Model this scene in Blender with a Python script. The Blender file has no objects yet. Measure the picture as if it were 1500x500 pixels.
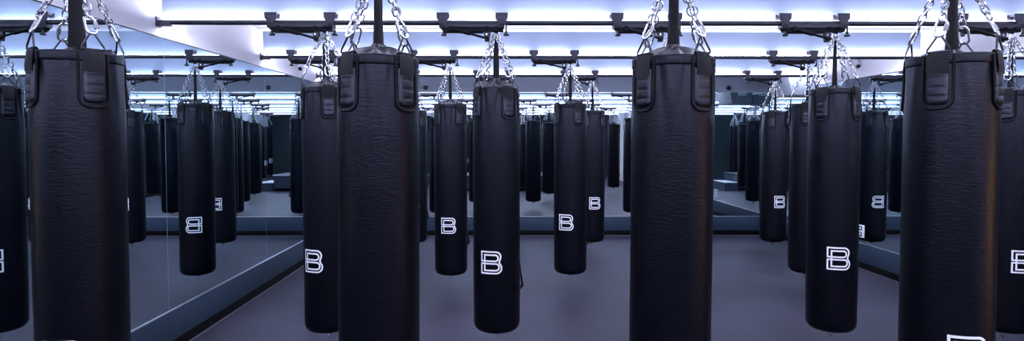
import bpy, bmesh, math, random
from mathutils import Vector, Matrix, noise
PI = math.pi
R = math.radians
random.seed(5)
scene = bpy.context.scene
COL = scene.collection

# ------------------------------------------------------------------ room numbers (metres)
XL, XR = -2.622, 4.712            # side walls
YW, YF = 10.49, -5.2              # mirrored wall ahead, wall behind the camera
ZC = 2.893                        # ceiling
ZM0, ZM1 = 0.333, 2.478           # mirror bottom / top
ZR = 2.593                        # rail axis
ROWS = [-3.24, -1.25, 0.735, 2.726, 4.660, 6.651, 8.660]
ROW = {1: 2.726, 2: 4.660, 3: 6.651, 4: 8.660, 0: -1.25, -1: -3.24}
CAM_H = 1.7158
K = 1.014                         # scale of the hung rows about the eye point
def hung(x, y, z): return (K * x, K * y, CAM_H + K * (z - CAM_H))
ZBF = hung(0, 0, 2.603)[2]        # underside of the ceiling baffles

# ------------------------------------------------------------------ materials
def new_mat(name):
    m = bpy.data.materials.new(name)
    m.use_nodes = True
    nt = m.node_tree
    return m, nt, nt.nodes['Principled BSDF']

def mat(name, col, rough=.5, metal=0., spec=.5, var=0., vscale=8., bump=0., bscale=60., stretch=(1, 1, 1), coords='Object'):
    m, nt, b = new_mat(name)
    b.inputs['Base Color'].default_value = (*col, 1)
    b.inputs['Roughness'].default_value = rough
    b.inputs['Metallic'].default_value = metal
    b.inputs['Specular IOR Level'].default_value = spec
    if name.startswith('black_vinyl'): b.inputs['Specular Tint'].default_value = (.80, .80, 1, 1)
    if var or bump:
        tc = nt.nodes.new('ShaderNodeTexCoord')
        mp = nt.nodes.new('ShaderNodeMapping')
        mp.inputs['Scale'].default_value = stretch
        nt.links.new(tc.outputs[coords], mp.inputs['Vector'])
    if var:
        n = nt.nodes.new('ShaderNodeTexNoise')
        n.inputs['Scale'].default_value = vscale
        n.inputs['Detail'].default_value = 5
        nt.links.new(mp.outputs[0], n.inputs['Vector'])
        r = nt.nodes.new('ShaderNodeValToRGB')
        r.color_ramp.elements[0].position = .3
        r.color_ramp.elements[1].position = .7
        r.color_ramp.elements[0].color = (*[max(0, c * (1 - var)) for c in col], 1)
        r.color_ramp.elements[1].color = (*[min(1, c * (1 + var)) for c in col], 1)
        nt.links.new(n.outputs['Fac'], r.inputs['Fac'])
        nt.links.new(r.outputs['Color'], b.inputs['Base Color'])
    if bump:
        n2 = nt.nodes.new('ShaderNodeTexNoise')
        n2.inputs['Scale'].default_value = bscale
        n2.inputs['Detail'].default_value = 4
        nt.links.new(mp.outputs[0], n2.inputs['Vector'])
        bp = nt.nodes.new('ShaderNodeBump')
        bp.inputs['Strength'].default_value = bump
        bp.inputs['Distance'].default_value = .004
        nt.links.new(n2.outputs['Fac'], bp.inputs['Height'])
        nt.links.new(bp.outputs['Normal'], b.inputs['Normal'])
    return m

def emit(name, col, strength):
    m = bpy.data.materials.new(name)
    m.use_nodes = True
    nt = m.node_tree
    nt.nodes.clear()
    e = nt.nodes.new('ShaderNodeEmission')
    e.inputs['Color'].default_value = (*col, 1)
    e.inputs['Strength'].default_value = strength
    o = nt.nodes.new('ShaderNodeOutputMaterial')
    nt.links.new(e.outputs[0], o.inputs[0])
    return m

LED = 150.
M = dict(
    vinyl=mat('black_vinyl', (.0008, .0012, .0028), .37, spec=.185, var=.25, vscale=5, bump=.35, bscale=34, stretch=(1, 1, 3.2)),
    vinyl_pad=mat('black_vinyl_pad', (.0015, .0019, .0038), .34, spec=.32, bump=.3, bscale=60),
    piping=mat('black_piping', (.0012, .0012, .002), .6, spec=.12),
    webbing=mat('black_webbing', (.005, .005, .007), .8, spec=.2, bump=.5, bscale=220),
    zinc=mat('zinc_steel', (.86, .87, .90), .20, metal=.95),
    dark_steel=mat('dark_ring_steel', (.05, .05, .06), .4, metal=.9),
    print=mat('white_print', (.86, .86, .90), .55),
    rail=mat('rail_black_steel', (.009, .011, .018), .42, spec=.5),
    trolley=mat('trolley_grey_steel', (.044, .041, .057), .5, spec=.25, var=.12, vscale=30),
    trolley_dark=mat('trolley_black_steel', (.003, .003, .005), .55, spec=.12),
    knob=mat('knob_black_plastic', (.005, .005, .007), .5),
    wall=mat('white_wall_paint', (.88, .865, .91), .75, var=.02, vscale=3),
    soffit=mat('soffit_grey_paint', (.135, .155, .195), .7, var=.03, vscale=3),
    ceiling=mat('ceiling_white_paint', (.70, .69, .75), .8, var=.02, vscale=2),
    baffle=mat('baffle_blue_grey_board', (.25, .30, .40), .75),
    batten=mat('white_batten', (.84, .84, .87), .75),
    aluminium=mat('aluminium', (.72, .74, .78), .35, metal=1.),
    panel=mat('blue_grey_panel', (.019, .034, .058), .55, spec=.2, var=.05, vscale=4),
    base=mat('black_rubber_base', (.0015, .0015, .0022), .6, spec=.08),
    mirror=mat('mirror_silver', (.74, .855, .90), .004, metal=1.),
    dark_wall=mat('dark_wall_paint', (.017, .034, .038), .7, var=.06, vscale=2),
    platform=mat('platform_blue_grey', (.025, .042, .068), .55, var=.05, vscale=4),
    platform_top=mat('platform_white_edge', (.70, .71, .75), .5),
    cam_white=mat('camera_white_plastic', (.58, .57, .62), .4),
    cam_black=mat('camera_black_plastic', (.01, .01, .012), .2),
    corridor=mat('corridor_warm_paint', (.62, .50, .38), .8),
    door_frame=mat('door_frame_dark', (.03, .03, .035), .45),
    outlet=mat('outlet_plate_white', (.75, .78, .84), .4),
    toe=mat('toe_strip_grey', (.10, .10, .13), .4),
    duct=mat('duct_grey_metal', (.12, .14, .175), .6),
    led=emit('led_cool_white', (.745, .765, 1.0), LED),
    warm=emit('warm_tube', (1.0, .50, .16), 55.),
)
# the rubber floor: flecked mats with fine seams
def floor_mat():
    m, nt, b = new_mat('rubber_floor')
    tc = nt.nodes.new('ShaderNodeTexCoord')
    n1 = nt.nodes.new('ShaderNodeTexNoise'); n1.inputs['Scale'].default_value = 1.3; n1.inputs['Detail'].default_value = 6
    n2 = nt.nodes.new('ShaderNodeTexNoise'); n2.inputs['Scale'].default_value = 160; n2.inputs['Detail'].default_value = 2
    br = nt.nodes.new('ShaderNodeTexBrick')
    br.offset = 0.5
    br.inputs['Scale'].default_value = 1.0
    br.inputs['Brick Width'].default_value = 1.0
    br.inputs['Row Height'].default_value = 1.0
    br.inputs['Mortar Size'].default_value = .003
    br.inputs['Color1'].default_value = (.025, .0245, .040, 1)
    br.inputs['Color2'].default_value = (.029, .028, .045, 1)
    br.inputs['Mortar'].default_value = (.021, .021, .033, 1)
    for n in (n1, n2, br):
        nt.links.new(tc.outputs['Object'], n.inputs['Vector'])
    r = nt.nodes.new('ShaderNodeMapRange')
    r.inputs['From Min'].default_value = .3; r.inputs['From Max'].default_value = .7
    r.inputs['To Min'].default_value = .66; r.inputs['To Max'].default_value = 1.2
    nt.links.new(n1.outputs['Fac'], r.inputs['Value'])
    r2 = nt.nodes.new('ShaderNodeMapRange')
    r2.inputs['From Min'].default_value = .35; r2.inputs['From Max'].default_value = .65
    r2.inputs['To Min'].default_value = .8; r2.inputs['To Max'].default_value = 1.2
    nt.links.new(n2.outputs['Fac'], r2.inputs['Value'])
    mu = nt.nodes.new('ShaderNodeMath'); mu.operation = 'MULTIPLY'
    nt.links.new(r.outputs[0], mu.inputs[0]); nt.links.new(r2.outputs[0], mu.inputs[1])
    vm = nt.nodes.new('ShaderNodeVectorMath'); vm.operation = 'SCALE'
    nt.links.new(br.outputs['Color'], vm.inputs[0]); nt.links.new(mu.outputs[0], vm.inputs['Scale'])
    nt.links.new(vm.outputs[0], b.inputs['Base Color'])
    b.inputs['Roughness'].default_value = .55
    b.inputs['Specular IOR Level'].default_value = .24
    bp = nt.nodes.new('ShaderNodeBump'); bp.inputs['Strength'].default_value = .15; bp.inputs['Distance'].default_value = .002
    nt.links.new(n2.outputs['Fac'], bp.inputs['Height']); nt.links.new(bp.outputs['Normal'], b.inputs['Normal'])
    return m
M['floor'] = floor_mat()

# ------------------------------------------------------------------ mesh helpers
class MB:
    def __init__(s): s.v = []; s.f = []
    def add(s, vs, fs):
        o = len(s.v); s.v += [tuple(v) for v in vs]; s.f += [tuple(i + o for i in f) for f in fs]
    def box(s, x0, x1, y0, y1, z0, z1):
        vs = [(x, y, z) for x in (x0, x1) for y in (y0, y1) for z in (z0, z1)]
        s.add(vs, [(0, 1, 3, 2), (4, 6, 7, 5), (0, 4, 5, 1), (2, 3, 7, 6), (0, 2, 6, 4), (1, 5, 7, 3)])
    def prism(s, pts, y0, y1, axis='y'):
        # a polygon of (a, b) pairs pushed along one axis
        n = len(pts)
        def P(a, b, t): return (a, t, b) if axis == 'y' else ((t, a, b) if axis == 'x' else (a, b, t))
        vs = [P(a, b, y0) for a, b in pts] + [P(a, b, y1) for a, b in pts]
        fs = [tuple(range(n)), tuple(range(2 * n - 1, n - 1, -1))]
        for i in range(n):
            j = (i + 1) % n
            fs.append((i, i + n, j + n, j))
        s.add(vs, fs)
    def tube(s, path, r, n=8, closed=False, caps=True, flat=None):
        P = [Vector(p) for p in path]; m = len(P)
        rr = r if isinstance(r, (list, tuple)) else [r] * m
        rings = []; up = None
        for i in range(m):
            if closed: t = P[(i + 1) % m] - P[i - 1]
            else: t = P[min(i + 1, m - 1)] - P[max(i - 1, 0)]
            t.normalize()
            if up is None:
                up = Vector((0, 0, 1)) if abs(t.z) < .9 else Vector((0, 1, 0))
            a = up - t * up.dot(t)
            if a.length < 1e-5: a = Vector((1, 0, 0)) - t * t.x
            a.normalize(); b = t.cross(a); up = a
            rings.append([P[i] + (a * math.cos(2 * PI * k / n) + b * math.sin(2 * PI * k / n)) * rr[i] for k in range(n)])
        vs = [v for ring in rings for v in ring]; fs = []
        for i in range(m if closed else m - 1):
            j = (i + 1) % m
            for k in range(n):
                l = (k + 1) % n
                fs.append((i * n + k, i * n + l, j * n + l, j * n + k))
        if not closed and caps:
            fs.append(tuple(range(n - 1, -1, -1))); fs.append(tuple((m - 1) * n + k for k in range(n)))
        s.add(vs, fs)
    def cyl(s, p0, p1, r, n=16, r1=None):
        s.tube([p0, p1], [r, r if r1 is None else r1], n)
    def lathe(s, prof, n=48, cap0=False, cap1=False, rfun=None):
        vs = []; fs = []; m = len(prof)
        for (r, z) in prof:
            for k in range(n):
                a = 2 * PI * k / n
                q = r if rfun is None else rfun(r, z, a)
                vs.append((q * math.sin(a), -q * math.cos(a), z))
        for i in range(m - 1):
            for k in range(n):
                l = (k + 1) % n
                fs.append((i * n + k, i * n + l, (i + 1) * n + l, (i + 1) * n + k))
        if cap0: fs.append(tuple(range(n - 1, -1, -1)))
        if cap1: fs.append(tuple((m - 1) * n + k for k in range(n)))
        s.add(vs, fs)
    def mesh(s, name, material, smooth=True, bevel=0., angle=40):
        me = bpy.data.meshes.new(name)
        bm = bmesh.new()
        vs = [bm.verts.new(v) for v in s.v]
        for f in s.f:
            try: bm.faces.new([vs[i] for i in f])
            except ValueError: pass
        bmesh.ops.recalc_face_normals(bm, faces=bm.faces)
        if bevel:
            ed = [e for e in bm.edges if len(e.link_faces) == 2 and e.calc_face_angle(0) > R(35)]
            bmesh.ops.bevel(bm, geom=ed, offset=bevel, segments=2, profile=.5, affect='EDGES', clamp_overlap=True)
        for f in bm.faces: f.smooth = smooth
        if smooth:
            for e in bm.edges:
                if len(e.link_faces) == 2 and e.calc_face_angle(0) > R(angle): e.smooth = False
        bm.to_mesh(me); bm.free()
        me.materials.append(material)
        return me
    def build(s, name, material, parent=None, **kw):
        o = bpy.data.objects.new(name, s.mesh(name, material, **kw))
        COL.objects.link(o)
        if parent is not None: o.parent = parent
        return o

def link(name, me, parent=None):
    o = bpy.data.objects.new(name, me); COL.objects.link(o)
    if parent is not None: o.parent = parent
    return o

def tag(o, label=None, cat=None, group=None, kind=None):
    for k, v in (('label', label), ('category', cat), ('group', group), ('kind', kind)):
        if v: o[k] = v
    return o

def empty(name, loc, rz=0.):
    o = bpy.data.objects.new(name, None); COL.objects.link(o)
    o.location = loc; o.rotation_euler = (0, 0, rz); o.empty_display_size = .1
    return o

def copy_tree(o, parent=None):
    c = o.copy(); COL.objects.link(c)
    if parent is not None: c.parent = parent
    for ch in KIDS.get(o.name, []):
        copy_tree(ch, c)
    return c
KIDS = {}
def index_children():
    KIDS.clear()
    for o in COL.objects:
        if o.parent: KIDS.setdefault(o.parent.name, []).append(o)

def struct(name, mb, m, parent=None, **kw):
    o = mb.build(name, m, parent, **kw)
    if parent is None: o['kind'] = 'structure'
    return o
def B(*a):
    m = MB(); m.box(*a); return m

# ------------------------------------------------------------------ the room shell
struct('floor', B(XL - .2, XR + 2.2, YF - .2, YW + .2, -.1, 0), M['floor'], smooth=False)
struct('ceiling', B(XL - .2, XR + .2, YF - .2, YW + .2, ZC, ZC + .12), M['ceiling'], smooth=False)
struct('wall_left', B(XL - .15, XL, YF, YW, 0, ZC), M['wall'], smooth=False)
DY0, DY1, DZ = 1.30, 2.30, 2.12                       # doorway in the right wall
w = MB()
w.box(XR, XR + .15, YF, DY0, 0, ZC); w.box(XR, XR + .15, DY1, YW, 0, ZC); w.box(XR, XR + .15, DY0, DY1, DZ, ZC)
struct('wall_right', w, M['wall'], smooth=False)
struct('wall_back', B(XL - .15, XR + .15, YW, YW + .15, 0, ZC), M['soffit'], smooth=False)
struct('wall_front', B(XL - .15, XR + .15, YF - .15, YF, 0, ZC), M['dark_wall'], smooth=False)
# warm corridor beyond the doorway
w = MB()
w.box(XR + 1.75, XR + 1.85, .4, 4.0, 0, 2.5); w.box(XR + .15, XR + 1.85, .3, .4, 0, 2.5); w.box(XR + .15, XR + 1.85, 4.0, 4.1, 0, 2.5)
w.box(XR + .15, XR + 1.85, .3, 4.1, 2.5, 2.6)
struct('wall_corridor', w, M['corridor'], smooth=False)
w = MB()
w.box(XR - .02, XR + .17, DY0 - .07, DY0, 0, DZ + .07); w.box(XR - .02, XR + .17, DY1, DY1 + .07, 0, DZ + .07); w.box(XR - .02, XR + .17, DY0, DY1, DZ, DZ + .07)
struct('door_1', w, M['door_frame'], smooth=False)
lamp = empty('corridor_lamp', (XR + 1.70, 1.35, 1.2))
tag(lamp, 'tall warm tube lamp on the corridor wall beyond the doorway', 'lamp')
B(.02, .045, -.05, .05, -.95, .95).build('back_plate', M['aluminium'], lamp)
t = MB(); t.cyl((-.01, 0, -.9), (-.01, 0, .9), .025, 12); t.build('tube', M['warm'], lamp)

# lower wall panels with black rubber base and a thin aluminium edge
def low_panel(side, box_panel, box_base, box_edge):
    struct('baseboard_' + side, B(*box_panel), M['panel'], smooth=True, bevel=.003)
    struct('trim_%d' % {'left': 1, 'right': 2, 'back': 3}[side], B(*box_base), M['base'], smooth=True, bevel=.004)
    struct('trim_%d' % {'left': 4, 'right': 5, 'back': 6}[side], B(*box_edge), M['aluminium'], smooth=False)
T = .016
def toe(n, *a): struct('trim_%d' % n, B(*a), M['toe'], smooth=False)
toe(20, XL + .010, XL + .034, YF, YW - .04, 0, .006); toe(21, XR - .034, XR - .010, DY1 + .08, YW - .04, 0, .006); toe(22, XL + .03, XR - .03, YW - .034, YW - .010, 0, .006)
low_panel('left', (XL, XL + T, YF, YW - T, .088, .325), (XL, XL + T + .004, YF, YW - T, 0, .088), (XL, XL + T + .002, YF, YW - T, .325, .333))
low_panel('right', (XR - T, XR, DY1 + .08, YW - T, .088, .325), (XR - T - .004, XR, DY1 + .08, YW - T, 0, .088), (XR - T - .002, XR, DY1 + .08, YW - T, .325, .333))
low_panel('back', (XL, XR, YW - T, YW, .088, .325), (XL, XR, YW - T - .004, YW, 0, .088), (XL, XR, YW - T - .002, YW, .325, .333))

# mirrors: sheets about two metres wide, butted with a hairline joint
G = .0022
def mirror(x0, x1, y0, y1, label):
    o = B(x0, x1, y0, y1, ZM0, ZM1).build('mirror_panel', M['mirror'], smooth=False)
    tag(o, label, 'mirror', 'wall mirrors')
    return o
ys = [YF + .02, -2.25, .74, 2.76, 4.783, 6.807, 8.82, YW - .008]
nm = ['left wall mirror sheet at the far rear end behind the viewpoint', 'left wall mirror sheet second from the rear end, behind the viewpoint',
      'left wall mirror sheet beside the low platform', 'left wall mirror sheet nearest in view, behind the large leftmost bag',
      'left wall mirror sheet between the two vertical joints, showing mirrored bags', 'left wall mirror sheet just past the second joint, below the white wall camera',
      'last left wall mirror sheet before the far corner']
for i in range(7): mirror(XL, XL + .006, ys[i] + G, ys[i + 1] - G, nm[i])
xs = [XL + .008, -.72, 1.10, 2.92, XR - .008]
nm = ['far wall mirror sheet in the left corner', 'far wall mirror sheet behind the centre bags', 'far wall mirror sheet right of centre, behind the large centre-right bag',
      'far wall mirror sheet in the right corner']
for i in range(4): mirror(xs[i] + G, xs[i + 1] - G, YW - .006, YW, nm[i])
ys = [DY1 + .1, 4.752, 6.763, 8.76, YW - .008]
nm = ['right wall mirror sheet beside the doorway, outside the view', 'right wall mirror sheet nearest in view at the right edge', 'right wall mirror sheet with the socket plate on it',
      'last right wall mirror sheet before the far corner']
for i in range(4): mirror(XR - .006, XR, ys[i] + G, ys[i + 1] - G, nm[i])
struct('trim_7', B(XL, XL + .009, YF, YW, ZM1, ZM1 + .008), M['rail'], smooth=False)
struct('trim_8', B(XR - .009, XR, DY1 + .1, YW, ZM1, ZM1 + .008), M['rail'], smooth=False)

# ------------------------------------------------------------------ ceiling baffles with cove lights, rails
place = {-3.24: 'rearmost, near the dark rear wall', -1.25: 'over the bags behind the viewpoint', .735: 'overhead at the viewpoint', 2.726: 'over the nearest row of big bags', 4.660: 'over the second row of bags',
         6.651: 'over the third row of bags', 8.660: 'over the last row of bags before the far mirror'}
for i, yrow in enumerate(ROWS):
    y = K * yrow
    bf = empty('ceiling_baffle', (0, y, ZBF))
    tag(bf, 'white ceiling baffle with light strip ' + place[yrow], 'ceiling light', 'lit ceiling baffles')
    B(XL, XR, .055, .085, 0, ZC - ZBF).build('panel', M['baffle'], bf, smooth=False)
    for sgn in (0, 1):
        a, b = ((.037, .055), (.085, .103))[sgn]
        B(XL + .05, XR - .05, a, b, -.012, -.009).build('light_ledge', M['aluminium'], bf, smooth=False)
        y0 = (.023, .103)[sgn]
        B(XL + .02, XR - .02, y0, y0 + .014, -.011, .0005).build('light_strip', M['led'], bf, smooth=False)
    rl = empty('bag_rail', (0, y, ZR))
    tag(rl, 'long black steel rail ' + place[yrow], 'rail', 'rails the bags hang from')
    t = MB(); t.cyl((XL + .01, 0, 0), (XR - .01, 0, 0), .0195, 16); t.build('pipe', M['rail'], rl)
    for s, x in ((1, XL), (-1, XR)):
        t = MB()
        t.box(min(x, x + s * .012), max(x, x + s * .012), -.04, .04, -.035, .04)
        t.box(min(x, x + s * .10), max(x, x + s * .10), -.022, .022, -.03, -.018)
        t.box(min(x, x + s * .10), max(x, x + s * .10), -.026, -.018, -.03, .012)
        t.build('wall_bracket', M['trolley'], rl, bevel=.002)
    # white batten where the baffle meets the ceiling
    struct('trim_%d' % (9 + i), B(XL, XR, y - .125, y + .055, ZC - .012, ZC), M['batten'], smooth=False)

# ------------------------------------------------------------------ trolley (origin: the hook, on the rail axis in y)
def make_trolley():
    root = empty('bag_trolley', (0, 0, 0))
    zc = 2.585
    for cx in (-.408, .037):
        t = MB()
        pts = [(cx - .047, 2.669), (cx + .047, 2.669), (cx + .047, 2.624), (cx + .042, 2.620), (cx + .028, 2.602), (cx + .026, 2.5845), (cx - .026, 2.5845), (cx - .028, 2.602), (cx - .042, 2.620), (cx - .047, 2.624)]
        t.prism(pts, -.036, -.030); t.prism(pts, .030, .036)
        t.box(cx - .03, cx + .03, -.036, .036, 2.657, 2.667)
        t.box(cx - .022, cx + .022, -.036, .036, 2.556, 2.561)
        t.box(cx - .022, cx + .022, -.036, -.032, 2.556, 2.592); t.box(cx - .022, cx + .022, .032, .036, 2.556, 2.592)
        t.build('clamp', M['trolley'], root, bevel=.0012)
        w_ = MB(); w_.cyl((cx, -.026, 2.638), (cx, .026, 2.638), .0180, 20); w_.build('roller', M['trolley_dark'], root)
    t = MB()
    t.box(-.435, .060, -.036, -.031, 2.557, 2.5845); t.box(-.435, .060, .031, .036, 2.557, 2.5845); t.box(-.435, .060, -.036, .036, 2.557, 2.561)
    t.build('carriage', M['trolley'], root, bevel=.001)
    t = MB()
    t.box(-.395, -.100, -.030, .030, 2.522, 2.5565); t.box(-.10, .052, -.028, .028, 2.531, 2.5565)
    t.prism([(-.428, 2.5565), (-.385, 2.5565), (-.385, 2.524), (-.41, 2.535)], -.032, .032)
    t.build('under_channel', M['trolley_dark'], root, bevel=.002)
    for bx in (-.345, -.075, .0):
        b = MB(); b.cyl((bx, -.040, 2.556), (bx, .040, 2.556), .013, 12); b.cyl((bx, -.045, 2.556), (bx, -.040, 2.556), .008, 6); b.build('bolt', M['trolley_dark'], root)
    t = MB(); t.tube([(-.345, -.036, 2.550), (-.20, -.036, 2.509)], .0150, 12); t.tube([(-.20, -.036, 2.509), (-.075, -.036, 2.474)], .0090, 10)
    t.cyl((-.345, -.052, 2.550), (-.345, .0, 2.550), .018, 12); t.cyl((-.075, -.05, 2.474), (-.075, .0, 2.474), .014, 12)
    t.build('support_strut', M['trolley_dark'], root)
    t = MB()
    t.prism([(-.10, 2.55), (-.045, 2.55), (-.048, 2.505), (-.056, 2.455), (-.090, 2.455), (-.096, 2.50)], -.012, -.006)
    t.prism([(-.10, 2.55), (-.045, 2.55), (-.048, 2.505), (-.056, 2.455), (-.090, 2.455), (-.096, 2.50)], .006, .012)
    br = t.build('strut_bracket', M['trolley'], root, bevel=.001)
    t = MB()
    for z in (2.508, 2.474): t.cyl((-.077, -.020, z), (-.077, .020, z), .008, 10)
    t.build('pin', M['zinc'], br)
    t = MB(); t.tube([(-.05, 0, 2.545), (-.012, 0, 2.528), (.012, 0, 2.526)], .008, 10)
    t.cyl((0, -.016, 2.538), (0, .016, 2.538), .010, 12)
    t.build('hook_mount', M['trolley_dark'], root)
    for kx, kz in ((-.402, 2.555), (.072, 2.59)):
        t = MB(); t.cyl((kx, -.020, kz), (kx, -.020, 2.512), .0060, 8); t.cyl((kx, -.020, 2.53), (kx, -.020, 2.512), .0115, 10)
        t.lathe([(.0, 0), (.019, 0), (.0225, .004), (.0225, .013), (.015, .019), (0, .020)], 14)
        n0 = len(t.v) - 6 * 14
        t.v[n0:] = [(x + kx, y - .020, z + 2.496) for x, y, z in t.v[n0:]]
        t.box(kx - .012, kx + .012, -.026, -.0, kz - .010, kz + .002)
        t.build('clamp_knob', M['knob'], root)
    return root

# ------------------------------------------------------------------ punching bag (origin on the bag axis, z = 0 on the floor; world heights inside)
ZT, ZB = 2.066, .218
def prof_r(z):
    # radius of the body at height z
    t = (z - ZB) / (ZT - ZB)
    r = .1795 - .0085 * max(0, (t - .82) / .18) ** 1.6 - .0015 * max(0, (.3 - t) / .3) ** 2
    e = .065
    if z < ZB + e:
        u = (ZB + e - z) / e
        r -= e * .80 * (1 - math.sqrt(max(0, 1 - u * u)))
    return r
PATCH = [R(a) for a in (-45, 45, 135, 225)]
def fold(z, a, seed):
    # gathers hanging from the collar between the pads, fading downwards, plus a soft lumpiness
    d = ZT - z
    amp = 2.4 if seed > 1.5 else 1.3
    k = 0.
    if d > 0:
        fade = math.exp(-(d / .16) ** 1.3) * min(1, d / .05)
        for j, p in enumerate(PATCH):
            for s in (-1, 1):
                c = p + s * (R(20) + d * .55 + seed * .06)
                q = (a - c + PI) % (2 * PI) - PI
                k -= .0055 * amp * fade * math.exp(-(q / R(5.5)) ** 2)
                k += .0040 * amp * fade * math.exp(-((q - s * R(8)) / R(6)) ** 2)
    v = noise.noise(Vector((math.sin(a) * 1.4 + seed * 7, math.cos(a) * 1.4, z * 2.6)))
    return k + .0022 * v
def onbody(a, z, off):
    r = prof_r(z) + off
    return (r * math.sin(a), -r * math.cos(a), z)

def make_logo_mesh():
    def arc(cx, cy, rx, ry, a0, a1, n=8):
        return [(cx + rx * math.cos(R(a0 + (a1 - a0) * i / n)), cy - ry * math.sin(R(a0 + (a1 - a0) * i / n))) for i in range(n + 1)]
    paths = [
        [(112, 228), (112, 122), (280, 122)] + arc(282, 178, 58, 56, 85, -20, 9) + [(322, 240)] + arc(288, 308, 62, 61, 42, -90, 11) + [(112, 369), (112, 258)],
        [(105, 228), (275, 228)] + arc(276, 193, 34, 35, -85, 90, 10) + [(152, 158), (152, 336), (284, 336)] + arc(284, 297, 37, 39, -85, 90, 10) + [(105, 258)],
    ]
    W = 9.2; S = .164 / 252.
    mb = MB()
    for p in paths:
        n = len(p); L = []
        for i in range(n):
            a = Vector(p[max(i - 1, 0)]); b = Vector(p[i]); c = Vector(p[min(i + 1, n - 1)])
            d0 = (b - a).normalized() if i else (c - b).normalized()
            d1 = (c - b).normalized() if i < n - 1 else d0
            n0 = Vector((-d0.y, d0.x)); n1 = Vector((-d1.y, d1.x))
            m = (n0 + n1)
            m = m / max(.25, m.length_squared) * 2
            L.append((b + m * W, b - m * W))
        vs = []; fs = []
        # subdivide long strokes so that they follow the curve of the bag
        pts = [L[0]]
        for i in range(n - 1):
            k = max(1, int((Vector(p[i + 1]) - Vector(p[i])).length / 20))
            for j in range(1, k + 1):
                t = j / k
                pts.append((L[i][0].lerp(L[i + 1][0], t), L[i][1].lerp(L[i + 1][1], t)))
        for (u, v) in pts:
            for q in (u, v):
                x = (q.x - 231) * S; z = -(q.y - 245) * S
                a = x / .1797
                vs.append((.1812 * math.sin(a), -.1812 * math.cos(a), z))
        for i in range(len(pts) - 1):
            fs.append((2 * i, 2 * i + 1, 2 * i + 3, 2 * i + 2))
        mb.add(vs, fs)
    return mb.mesh('logo', M['print'])
LOGO = make_logo_mesh()

def link_path(c, d, side, L, w, n=7):
    # one stadium-shaped link centred at c, long axis d, width axis side
    out = []
    h = (L - w) / 2
    for i in range(n + 1):
        t = -PI / 2 + PI * i / n
        out.append(c + d * (h + w / 2 * math.cos(t)) + side * (w / 2 * math.sin(t)))
    for i in range(n + 1):
        t = PI / 2 + PI * i / n
        out.append(c + d * (-h + w / 2 * math.cos(t)) + side * (w / 2 * math.sin(t)))
    return out

RING_Z = 2.503                    # bottom of the big ring under the hook
def chain_meshes():
    # from the ring near the axis down to the D-ring over a pad (built on the pad facing -Y)
    p0 = Vector((0, -.012, 2.476)); p1 = Vector((0, -.166, 2.148))
    d = (p1 - p0).normalized(); tot = (p1 - p0).length
    sx = Vector((1, 0, 0)); sy = d.cross(sx).normalized()
    ql = .084
    n = 9
    pitch = (tot - ql + .008) / n
    mb = MB()
    for i in range(n):
        c = p0 + d * (pitch * (i + .5))
        # a slight sag
        c = c + sy * (.006 * math.sin(PI * (i + .5) / (n + 2)))
        side = (sx + sy).normalized() if i % 2 else (sx - sy).normalized()
        mb.tube(link_path(c, d, side, pitch + .0115, .0290), .0039, 6, closed=True)
    ch = mb.mesh('chain', M['zinc'], angle=60)
    mb = MB()
    c = p1 - d * (ql / 2 - .004)
    side = sx
    mb.tube(link_path(c, d, side, ql, .041), .0052, 8, closed=True)
    q0 = c + side * .0205
    mb.tube([q0 - d * .016, q0 + d * .014], .0092, 6)
    return ch, mb.mesh('quick_link', M['zinc'], angle=60)

CHAIN, QUICK = chain_meshes()

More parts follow.
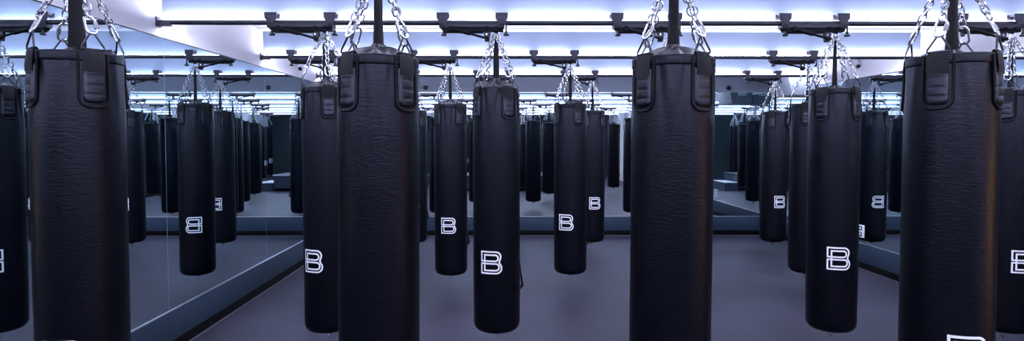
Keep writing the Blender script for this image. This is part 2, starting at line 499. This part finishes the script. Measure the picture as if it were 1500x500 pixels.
def pad_meshes():
    # pad facing -Y: a rounded tongue, its piping, the webbing that runs up over the collar, the D-ring
    w, z0, z1 = .06, 1.832, ZT - .085
    def outline(hw, zb, zt, n=8, rad=.030):
        pts = [(-hw, zt)]
        for i in range(n + 1):
            t = PI + PI / 2 * i / n
            pts.append((-hw + rad + rad * math.cos(t), zb + rad + rad * math.sin(t)))
        for i in range(n + 1):
            t = -PI / 2 + PI / 2 * i / n
            pts.append((hw - rad + rad * math.cos(t), zb + rad + rad * math.sin(t)))
        pts.append((hw, zt))
        return pts
    def wrap(x, z, off): return onbody(x / .178, z, off)
    # padded tongue, a grid domed outwards with two stitched cross seams
    mb = MB(); nx, nz = 12, 26; vs = []; hw, rad = .044, .024
    zb, zt = z0 + .016, z1 + .030
    for j in range(nz + 1):
        z = zb + (zt - zb) * j / nz
        lim = hw
        if z < zb + rad: lim = hw - rad + math.sqrt(max(0, rad ** 2 - (zb + rad - z) ** 2))
        for i in range(nx + 1):
            u = -1 + 2 * i / nx
            e = max(0, 1 - u ** 6)
            o = .001 + .0085 * e ** .5 * min(1, (z - zb) / .012 + .05) ** .5
            for zs in (1.885, 1.925, 1.965):
                o -= .0032 * math.exp(-((z - zs) / .0035) ** 2) * (1 if abs(u) < .62 else .2)
            vs.append(wrap(u * lim, z, o))
    fs = [(j * (nx + 1) + i, j * (nx + 1) + i + 1, (j + 1) * (nx + 1) + i + 1, (j + 1) * (nx + 1) + i) for j in range(nz) for i in range(nx)]
    mb.add(vs, fs)
    pad = mb.mesh('strap_pad', M['vinyl_pad'], angle=70)
    mb = MB(); o = outline(.058, z0, ZT - .006, rad=.042)
    P = []
    for i in range(len(o) - 1):
        a, b = o[i], o[i + 1]
        k = max(1, int(math.dist(a, b) / .015))
        for j in range(k): P.append((a[0] + (b[0] - a[0]) * j / k, a[1] + (b[1] - a[1]) * j / k))
    P.append(o[-1])
    mb.tube([wrap(x, z, .0035) for x, z in P], .0062, 8)
    pipe = mb.mesh('piping', M['piping'], angle=70)
    # webbing: from the pad up over the collar to the D-ring bar
    mb = MB(); hw = .041; path = [(1.982, .0115), (2.005, .0135), (2.035, .0115), (ZT, .0085), (ZT + .012, .003), (ZT + .018, -.006), (ZT + .012, -.012), (ZT - .02, -.012)]
    nx = 6; vs = []; n = len(path)
    for (z, off) in path:
        r = prof_r(min(z, ZT)) + off
        for i in range(nx + 1):
            x = -hw + 2 * hw * i / nx
            a = x / .178
            vs.append((r * math.sin(a), -r * math.cos(a), z))
    fs = [(j * (nx + 1) + i, j * (nx + 1) + i + 1, (j + 1) * (nx + 1) + i + 1, (j + 1) * (nx + 1) + i) for j in range(n - 1) for i in range(nx)]
    # give the strap its thickness
    m0 = len(vs)
    for (z, off) in path:
        r = prof_r(min(z, ZT)) + off - .003
        for i in range(nx + 1):
            a = (-hw + 2 * hw * i / nx) / .178
            vs.append((r * math.sin(a), -r * math.cos(a), z - (.003 if z > ZT + .005 else 0)))
    fs += [tuple(m0 + k for k in reversed(f)) for f in fs]
    for j in range(n - 1):
        for i in (0, nx):
            a = j * (nx + 1) + i; b = a + nx + 1
            fs.append((a, b, b + m0, a + m0))
    for i in range(nx):
        fs.append((i, i + 1, i + 1 + m0, i + m0))
    mb.add(vs, fs)
    web = mb.mesh('webbing', M['webbing'], angle=50)
    mb = MB()
    y0, z0r = -.171, ZT + .013; top = Vector((0, -.164, 2.150))
    tri = [Vector((-.044, y0, z0r)), Vector((-.024, y0, z0r)), Vector((.024, y0, z0r)), Vector((.044, y0, z0r)), Vector((.042, y0, z0r + .010)), Vector((.010, top.y, top.z - .007)), top, Vector((-.010, top.y, top.z - .007)), Vector((-.042, y0, z0r + .010))]
    mb.tube(tri, .0042, 8, closed=True)
    ring = mb.mesh('d_ring', M['dark_steel'], angle=60)
    return pad, pipe, web, ring
PAD, PIPE, WEB, DRING = pad_meshes()

def make_bag(style):
    seed = {'flat': .2, 'cone': .9, 'creased': 1.7, 'gathered': 1.9}[style]
    root = empty('hanging_punching_bag', (0, 0, 0))
    zs = [ZB + .065 * (1 - math.cos(PI / 2 * i / 8)) for i in range(9)]
    zs += [ZB + .065 + (ZT - .36 - ZB - .065) * i / 14 for i in range(1, 15)]
    zs += [ZT - .36 + (.36 - .0) * i / 26 for i in range(1, 27)]
    prof = [(.03, ZB - .012), (.08, ZB - .009), (.115, ZB - .004)] + [(prof_r(z), z) for z in zs]
    mb = MB(); mb.lathe(prof, 112, cap0=True, rfun=lambda r, z, a: r + (fold(z, a, seed) * min(1, max(0, (z - ZB) / .1)) if z > ZB else 0))
    mb.build('body', M['vinyl'], root, angle=70)
    # collar: a folded band round the top with a seam under it
    r0 = prof_r(ZT); mb = MB()
    wob = lambda r, z, a: r + .0018 * noise.noise(Vector((math.sin(a) * 2.2, math.cos(a) * 2.2, seed * 5 + z * 3))) + .6 * fold(ZT - .05, a, seed) * (1 if z < ZT else .4)
    mb.lathe([(r0 - .012, ZT - .038), (r0 + .0042, ZT - .040), (r0 + .0062, ZT - .034), (r0 + .0050, ZT - .020), (r0 + .0062, ZT - .006), (r0 + .0050, ZT + .001), (r0 + .0005, ZT + .004), (r0 - .006, ZT + .002), (r0 - .010, ZT - .02)], 112, rfun=wob)
    if style != 'gathered': mb.build('collar', M['vinyl'], root, angle=80)
    # top cover drawn up to the middle
    if style == 'flat':
        tp = [(r0 - .004, ZT - .008), (.15, ZT - .010), (.11, ZT - .002), (.07, ZT + .012), (.045, ZT + .022), (.030, ZT + .034)]
    elif style == 'gathered':
        tp = [(r0 - .003, ZT - .004), (r0 - .003, ZT - .001), (.160, ZT + .008), (.140, ZT + .018), (.110, ZT + .028), (.078, ZT + .038), (.050, ZT + .052), (.034, ZT + .066), (.028, ZT + .080)]
    else:
        tp = [(r0 - .004, ZT - .008), (.158, ZT + .002), (.135, ZT + .018), (.105, ZT + .031), (.072, ZT + .040), (.045, ZT + .046), (.032, ZT + .054), (.028, ZT + .064)]
    mb = MB(); ripple = .010 if style == 'gathered' else .0075 if style != 'flat' else .0025
    mb.lathe(tp, 112, cap1=True, rfun=lambda r, z, a: r * (1 + .045 * math.sin(11 * a + seed) * max(0, min(1, (.16 - r) / .06))))
    k0 = len(mb.v)
    for i, (x, y, z) in enumerate(mb.v):
        r = math.hypot(x, y); a = math.atan2(x, -y)
        g = max(0, min(1, (.165 - r) / .04)) * max(0, min(1, (r - .02) / .03))
        mb.v[i] = (x, y, z + ripple * g * (math.sin(13 * a + 3 * seed) + .6 * math.sin(7 * a + seed)))
    mb.build('top_cover', M['vinyl'], root, angle=80)
    # black sleeve round the middle strap, rising to the ring
    zb = tp[-1][1] - .02
    mb = MB()
    m = 12; vs = []
    for j in range(m + 1):
        t = j / m; z = zb + (2.462 - zb) * t
        hw = .034 - .004 * min(1, t * 3) - .006 * t - (.018 * max(0, (t - .72) / .28)); hd = .017 - .008 * t
        tw = .25 * math.sin(t * 2.2)
        for k in range(16):
            a = 2 * PI * k / 16
            ca, sa = math.cos(a), math.sin(a)
            x = hw * (abs(ca) ** .7) * (1 if ca > 0 else -1); y = hd * sa
            vs.append((x * math.cos(tw) - y * math.sin(tw), x * math.sin(tw) + y * math.cos(tw), z))
    fs = [(j * 16 + k, j * 16 + (k + 1) % 16, (j + 1) * 16 + (k + 1) % 16, (j + 1) * 16 + k) for j in range(m) for k in range(16)]
    fs += [tuple(range(15, -1, -1)), tuple(m * 16 + k for k in range(16))]
    mb.add(vs, fs)
    mb.build('centre_sleeve', M['webbing'], root, angle=60)
    for a in PATCH:
        p = link('strap_pad', PAD, root); p.rotation_euler = (0, 0, a)
        link('piping', PIPE, p); link('webbing', WEB, p); link('d_ring', DRING, p)
        c = link('chain', CHAIN, root); c.rotation_euler = (0, 0, a)
        link('quick_link', QUICK, c)
    mb = MB()
    mb.tube(link_path(Vector((0, 0, 2.495)), Vector((0, 0, 1)), Vector((1, 0, 0)), .082, .036, 9), .0042, 8, closed=True)
    tr = mb.build('top_ring', M['zinc'], root, angle=60)
    mb = MB(); mb.tube([(.022 * math.cos(2 * PI * k / 18), .022 * math.sin(2 * PI * k / 18), 2.472) for k in range(18)], .0042, 8, closed=True)
    mb.build('chain_ring', M['zinc'], tr, angle=60)
    lg = link('logo', LOGO, root); lg.location = (0, 0, .772); lg['label'] = 'white outlined letter B logo'
    mb = MB(); mb.box(-.018, .018, -.004, .004, ZB - .030, ZB - .005)
    bl = mb.build('bottom_loop', M['webbing'], root, bevel=.001)
    mb = MB(); mb.tube([(-.022, 0, ZB - .030), (.022, 0, ZB - .030), (.0, 0, ZB - .070)], .0042, 8, closed=True)
    mb.build('bottom_ring', M['zinc'], bl, angle=60)
    # the loose end of the lacing cover down one side
    mb = MB(); a0 = R(112); vs = []; prof2 = [(.735, .002), (.70, .004), (.66, .010), (.61, .020), (.565, .030), (.545, .031), (.535, .024), (.52, .006)]
    for (z, off) in prof2:
        for da in (-.10, -.05, 0., .05, .10):
            x, y, _ = onbody(a0 + da, z, .0015 + off * (1 - (da / .14) ** 2 * .5)); vs.append((x, y, z + .012 * da))
    for (z, off) in prof2:
        for da in (-.10, -.05, 0., .05, .10):
            x, y, _ = onbody(a0 + da, z, -.004 + off * (1 - (da / .14) ** 2 * .5)); vs.append((x, y, z + .012 * da))
    n2 = len(prof2); m0 = n2 * 5
    fs = [(j * 5 + i, j * 5 + i + 1, j * 5 + i + 6, j * 5 + i + 5) for j in range(n2 - 1) for i in range(4)]
    fs += [tuple(m0 + k for k in reversed(f)) for f in fs]
    for j in range(n2 - 1):
        for i in (0, 4): fs.append((j * 5 + i, j * 5 + 5 + i, m0 + j * 5 + 5 + i, m0 + j * 5 + i))
    for i in range(4):
        fs.append((i, i + 1, m0 + i + 1, m0 + i)); q = (n2 - 1) * 5; fs.append((q + i, q + i + 1, m0 + q + i + 1, m0 + q + i))
    mb.add(vs, fs); mb.build('side_flap', M['vinyl'], root, angle=60)
    return root

PROTO = {k: make_bag(k) for k in ('flat', 'cone', 'creased', 'gathered')}
TROLLEY = make_trolley()
index_children()

# (row, x, logo's turn seen from the camera in degrees, style, lift, logo lift, label)
BAGS = [
    (1, -1.875, -26, 'flat', .010, -.014, 'huge black punching bag nearest the left edge with a flat top', 'huge bag nearest the left edge'),
    (1, -.546, -3, 'cone', -.006, -.060, 'huge black punching bag left of centre with domed top and two pads in front', 'huge dome-topped bag'),
    (1, .770, 0, 'creased', -.006, -.060, 'huge black punching bag right of centre with creases below the collar', 'huge creased bag right of centre'),
    (1, 2.035, 29, 'flat', .004, -.002, 'huge black punching bag near the right edge with an orange sheen down it', 'huge bag near the right edge'),
    (1, 3.380, 12, 'cone', 0, 0, 'nearest-row black punching bag standing outside the right edge of the view', 'nearest-row bag outside the right edge'),
    (2, -1.318, -38, 'creased', .018, .000, 'black punching bag with white B half hidden by the huge dome-topped bag', 'bag half hidden by the huge dome-topped one'),
    (2, -.022, -13, 'gathered', .012, -.006, 'centre black punching bag with gathered top and white B, over open floor', 'centre bag with the gathered top'),
    (2, 1.300, 5, 'flat', 0, 0, 'second-row black punching bag hidden behind the huge creased bag', 'second-row bag behind the huge creased one'),
    (2, 2.578, 16, 'flat', .008, .022, 'black punching bag with a large white B beside the right wall', 'large-B bag by the right wall'),
    (2, 3.930, 38, 'flat', -.004, .008, 'black punching bag cut by the right edge behind the orange-sheened bag', 'bag cut by the right edge'),
    (3, -1.850, -30, 'flat', 0, 0, 'third-row black punching bag hidden behind two bags at left', 'third-row bag hidden at left'),
    (3, -.532, -9, 'creased', -.006, -.004, 'smaller black punching bag with white B just left of the centre bag', 'smaller bag left of the centre one'),
    (3, .779, -15, 'flat', .002, .020, 'smaller black punching bag with white B just right of the centre bag', 'smaller bag right of the centre one'),
    (3, 2.105, 8, 'flat', 0, 0, 'third-row black punching bag hidden behind the huge creased bag', 'third-row bag behind the huge creased one'),
    (3, 3.385, 42, 'flat', .006, 0, 'dark punching bag peeping out left of the large-B bag by the right wall', 'bag peeping out beside the large-B one'),
    (4, -1.215, -4, 'flat', 0, 0, 'far black punching bag seen as a sliver beside the huge dome-topped bag', 'far sliver of a bag left of centre'),
    (4, .080, 4, 'flat', 0, 0, 'far black punching bag hidden behind the centre bag', 'far bag hidden behind the centre one'),
    (4, 1.318, 15, 'flat', .004, .004, 'far black punching bag with small white B behind the right-of-centre bag', 'far bag right of centre'),
    (4, 2.630, 10, 'flat', 0, 0, 'far black punching bag hidden behind the huge creased bag', 'far bag hidden by the huge creased one'),
    (4, 3.925, 31, 'flat', 0, .024, 'far black punching bag with a small white B near the right corner', 'far bag near the right corner'),
    (0, -1.86, -8, 'flat', 0, 0, 'black punching bag behind the viewpoint, first from the left mirror', 'first bag behind the viewpoint'),
    (0, -.55, 6, 'creased', 0, 0, 'black punching bag behind the viewpoint, second from the left mirror', 'second bag behind the viewpoint'),
    (0, .77, 12, 'flat', 0, 0, 'black punching bag behind the viewpoint, third from the left mirror', 'third bag behind the viewpoint'),
    (0, 2.08, -5, 'cone', 0, 0, 'black punching bag behind the viewpoint, fourth from the left mirror', 'fourth bag behind the viewpoint'),
    (0, 3.39, 4, 'flat', 0, 0, 'black punching bag behind the viewpoint, fifth from the left mirror', 'fifth bag behind the viewpoint'),
    (-1, -1.30, 5, 'flat', 0, 0, 'black punching bag in the row by the rear wall, first from left', 'first bag by the rear wall'),
    (-1, .01, -6, 'flat', 0, 0, 'black punching bag in the row by the rear wall, second from left', 'second bag by the rear wall'),
    (-1, 1.31, 9, 'creased', 0, 0, 'black punching bag in the row by the rear wall, third from left', 'third bag by the rear wall'),
    (-1, 2.62, -4, 'flat', 0, 0, 'black punching bag in the row by the rear wall, fourth from left', 'fourth bag by the rear wall'),
    (-1, 3.92, 8, 'flat', 0, 0, 'black punching bag in the row by the rear wall, fifth from left', 'fifth bag by the rear wall'),
]
SLEEVE = {(1, -2): 1.15, (1, -1): .72, (1, 1): .84, (1, 2): .88, (2, 0): .8}
used = set()
tused = False
for (row, x, off, style, lift, llift, label, short) in BAGS:
    y = ROW[row]
    beta = math.atan2(x, y)
    th = R(off) - beta
    if style in used: o = copy_tree(PROTO[style])
    else: o = PROTO[style]; used.add(style)
    o.location = hung(x, y, lift); o.scale = (K, K, K); o.rotation_euler = (R(random.uniform(-.15, .15)), R(random.uniform(-.2, .2)), th)
    tag(o, label, 'punching bag', 'black punching bags')
    for ch in o.children:
        if ch.name.split('.')[0] == 'logo': ch.location.z = .772 + llift
        if ch.name.split('.')[0] == 'centre_sleeve': ch.scale.x = SLEEVE.get((row, round(x)), .62)
    if tused: t = copy_tree(TROLLEY)
    else: t = TROLLEY; tused = True
    t.location = hung(x, y, -.016); t.scale = (K, K, K)
    tag(t, 'dark steel trolley', 'trolley', 'trolleys on the rails')
    t['label'] = 'dark steel trolley on the rail above the ' + short
for k in PROTO:
    if k not in used: raise RuntimeError(k)

# ------------------------------------------------------------------ small fixtures
def bullet_camera(loc, rz, label):
    root = empty('wall_camera', loc, rz)                # looks along local +X, wall is on local -Y side
    tag(root, label, 'camera', 'white wall cameras')
    t = MB(); t.cyl((0, 0, -.0), (0, .014, 0), .045, 20); t.build('mount', M['cam_white'], root)
    t = MB(); t.tube([(0, .012, 0), (.02, .05, -.005), (.04, .075, -.02)], .012, 10); t.build('arm', M['cam_white'], root)
    d = Vector((.80, .05, -.60)).normalized(); c = Vector((.06, .085, -.03))
    t = MB(); t.tube([c - d * .09, c - d * .085, c + d * .075, c + d * .08], [.030, .037, .040, .038], 24); t.build('body', M['cam_white'], root)
    t = MB(); t.cyl(tuple(c + d * .079), tuple(c + d * .0815), .026, 20); t.build('lens', M['cam_black'], root)
    t = MB(); t.tube([(-.25, .004, .10), (-.14, .004, .055), (-.03, .006, .015)], .004, 8); t.build('cable', M['cam_white'], root)
    return root
def mirrored(o):
    o.scale = (-1, 1, 1)
bullet_camera((XL, 7.9, 2.655), R(-90), 'white tube camera with cable on the left upper wall')
c2 = bullet_camera((XR, 7.95, 2.70), R(90), 'white tube camera on the right upper wall below the rail')
c2.rotation_euler = (0, 0, R(90))
mirrored(c2)
for x, lab in ((-1.27, 'small black dome on the grey soffit left of centre'), (3.95, 'small black dome on the grey soffit at right')):
    root = empty('ceiling_dome', (x, YW, 2.555)); tag(root, lab, 'dome camera', 'black domes on the soffit')
    t = MB(); t.cyl((0, 0, 0), (0, -.018, 0), .040, 24); t.build('mount', M['trolley'], root)
    t = MB()
    t.tube([(0, -.018, 0), (0, -.03, 0), (0, -.042, 0), (0, -.05, 0), (0, -.053, 0)], [.036, .034, .027, .016, .004], 24); t.build('dome', M['cam_black'], root)
# socket plate on the right mirror
root = empty('wall_outlet', (XR - .006, 7.83, .485)); tag(root, 'white double socket plate on the right mirror beside the bag', 'socket')
t = MB(); t.box(-.010, 0, -.062, .062, -.082, .082); t.build('plate', M['outlet'], root, bevel=.003)
for z in (.038, -.038):
    t = MB(); t.box(-.0125, -.010, -.036, .036, z - .027, z + .027); t.build('socket', M['cam_black'], root, bevel=.002)
    t = MB(); t.box(-.014, -.012, -.018, .018, z - .016, z + .016); t.build('socket_face', M['outlet'], root, bevel=.001)

# tapered duct box in the far right corner
root = empty('ceiling_duct', (XR, 9.33, ZC)); tag(root, 'grey tapered duct box under the ceiling by the far right corner', 'duct')
t = MB(); t.prism([(-.012, 0), (-.50, 0), (-.38, -.56), (-.012, -.56)], -.34, .34); t.build('casing', M['duct'], root, bevel=.004)
t = MB(); t.prism([(-.012, -.002), (-.515, -.002), (-.508, -.035), (-.012, -.035)], -.355, .355); t.build('flange', M['trolley'], root, bevel=.002)
t = MB(); t.box(-.28, -.12, .34, .352, -.42, -.20); t.build('vent', M['aluminium'], root, bevel=.003)
# low platform at the near end (seen in the far mirror)
root = empty('low_platform', (0, 0, 0)); tag(root, 'low blue-grey platform with a pale edge, seen in the far mirror', 'platform')
B(-2.2, 1.85, .62, 1.88, .09, .485).build('body', M['platform'], root, smooth=False)
B(-2.2, 1.85, .66, 1.84, 0, .09).build('plinth', M['base'], root, smooth=False)
B(-2.22, 1.87, .60, 1.90, .485, .516).build('top', M['floor'], root, bevel=.002)
B(-2.22, 1.87, 1.90, 1.912, .480, .520).build('edge_strip', M['platform_top'], root, smooth=False)
root = empty('platform_step', (1.88, 0, 0)); tag(root, 'low pale-edged step at the end of the platform', 'step')
B(0, .42, .9, 1.88, 0, .245).build('body', M['platform'], root, smooth=False)
B(-.0, .43, .88, 1.90, .245, .272).build('top', M['platform_top'], root, bevel=.002)

# ------------------------------------------------------------------ world, camera, view
w = bpy.data.worlds.new('World'); scene.world = w; w.use_nodes = True
w.node_tree.nodes['Background'].inputs['Color'].default_value = (.5, .6, .8, 1)
w.node_tree.nodes['Background'].inputs['Strength'].default_value = .02
cd = bpy.data.cameras.new('Camera'); cam = bpy.data.objects.new('Camera', cd); COL.objects.link(cam)
cam.location = (0, 0, CAM_H)
cam.rotation_euler = (PI / 2 - .0359, 0, -.0093)
cd.sensor_width = 36; cd.lens = 890 * 36 / 1500
cd.shift_x = (750 - 740.18) / 1500; cd.shift_y = (232.2 - 250) / 1500
cd.clip_start = .05; cd.clip_end = 300
scene.camera = cam
scene.view_settings.view_transform = 'Standard'
scene.view_settings.look = 'None'
scene.view_settings.gamma = 1
scene.view_settings.use_curve_mapping = False
scene.view_settings.exposure = 0.
cy = scene.cycles
cy.max_bounces = 16; cy.diffuse_bounces = 6; cy.glossy_bounces = 14; cy.transparent_max_bounces = 4
cy.sample_clamp_indirect = 6.
cy.caustics_reflective = True
cy.use_denoising = True
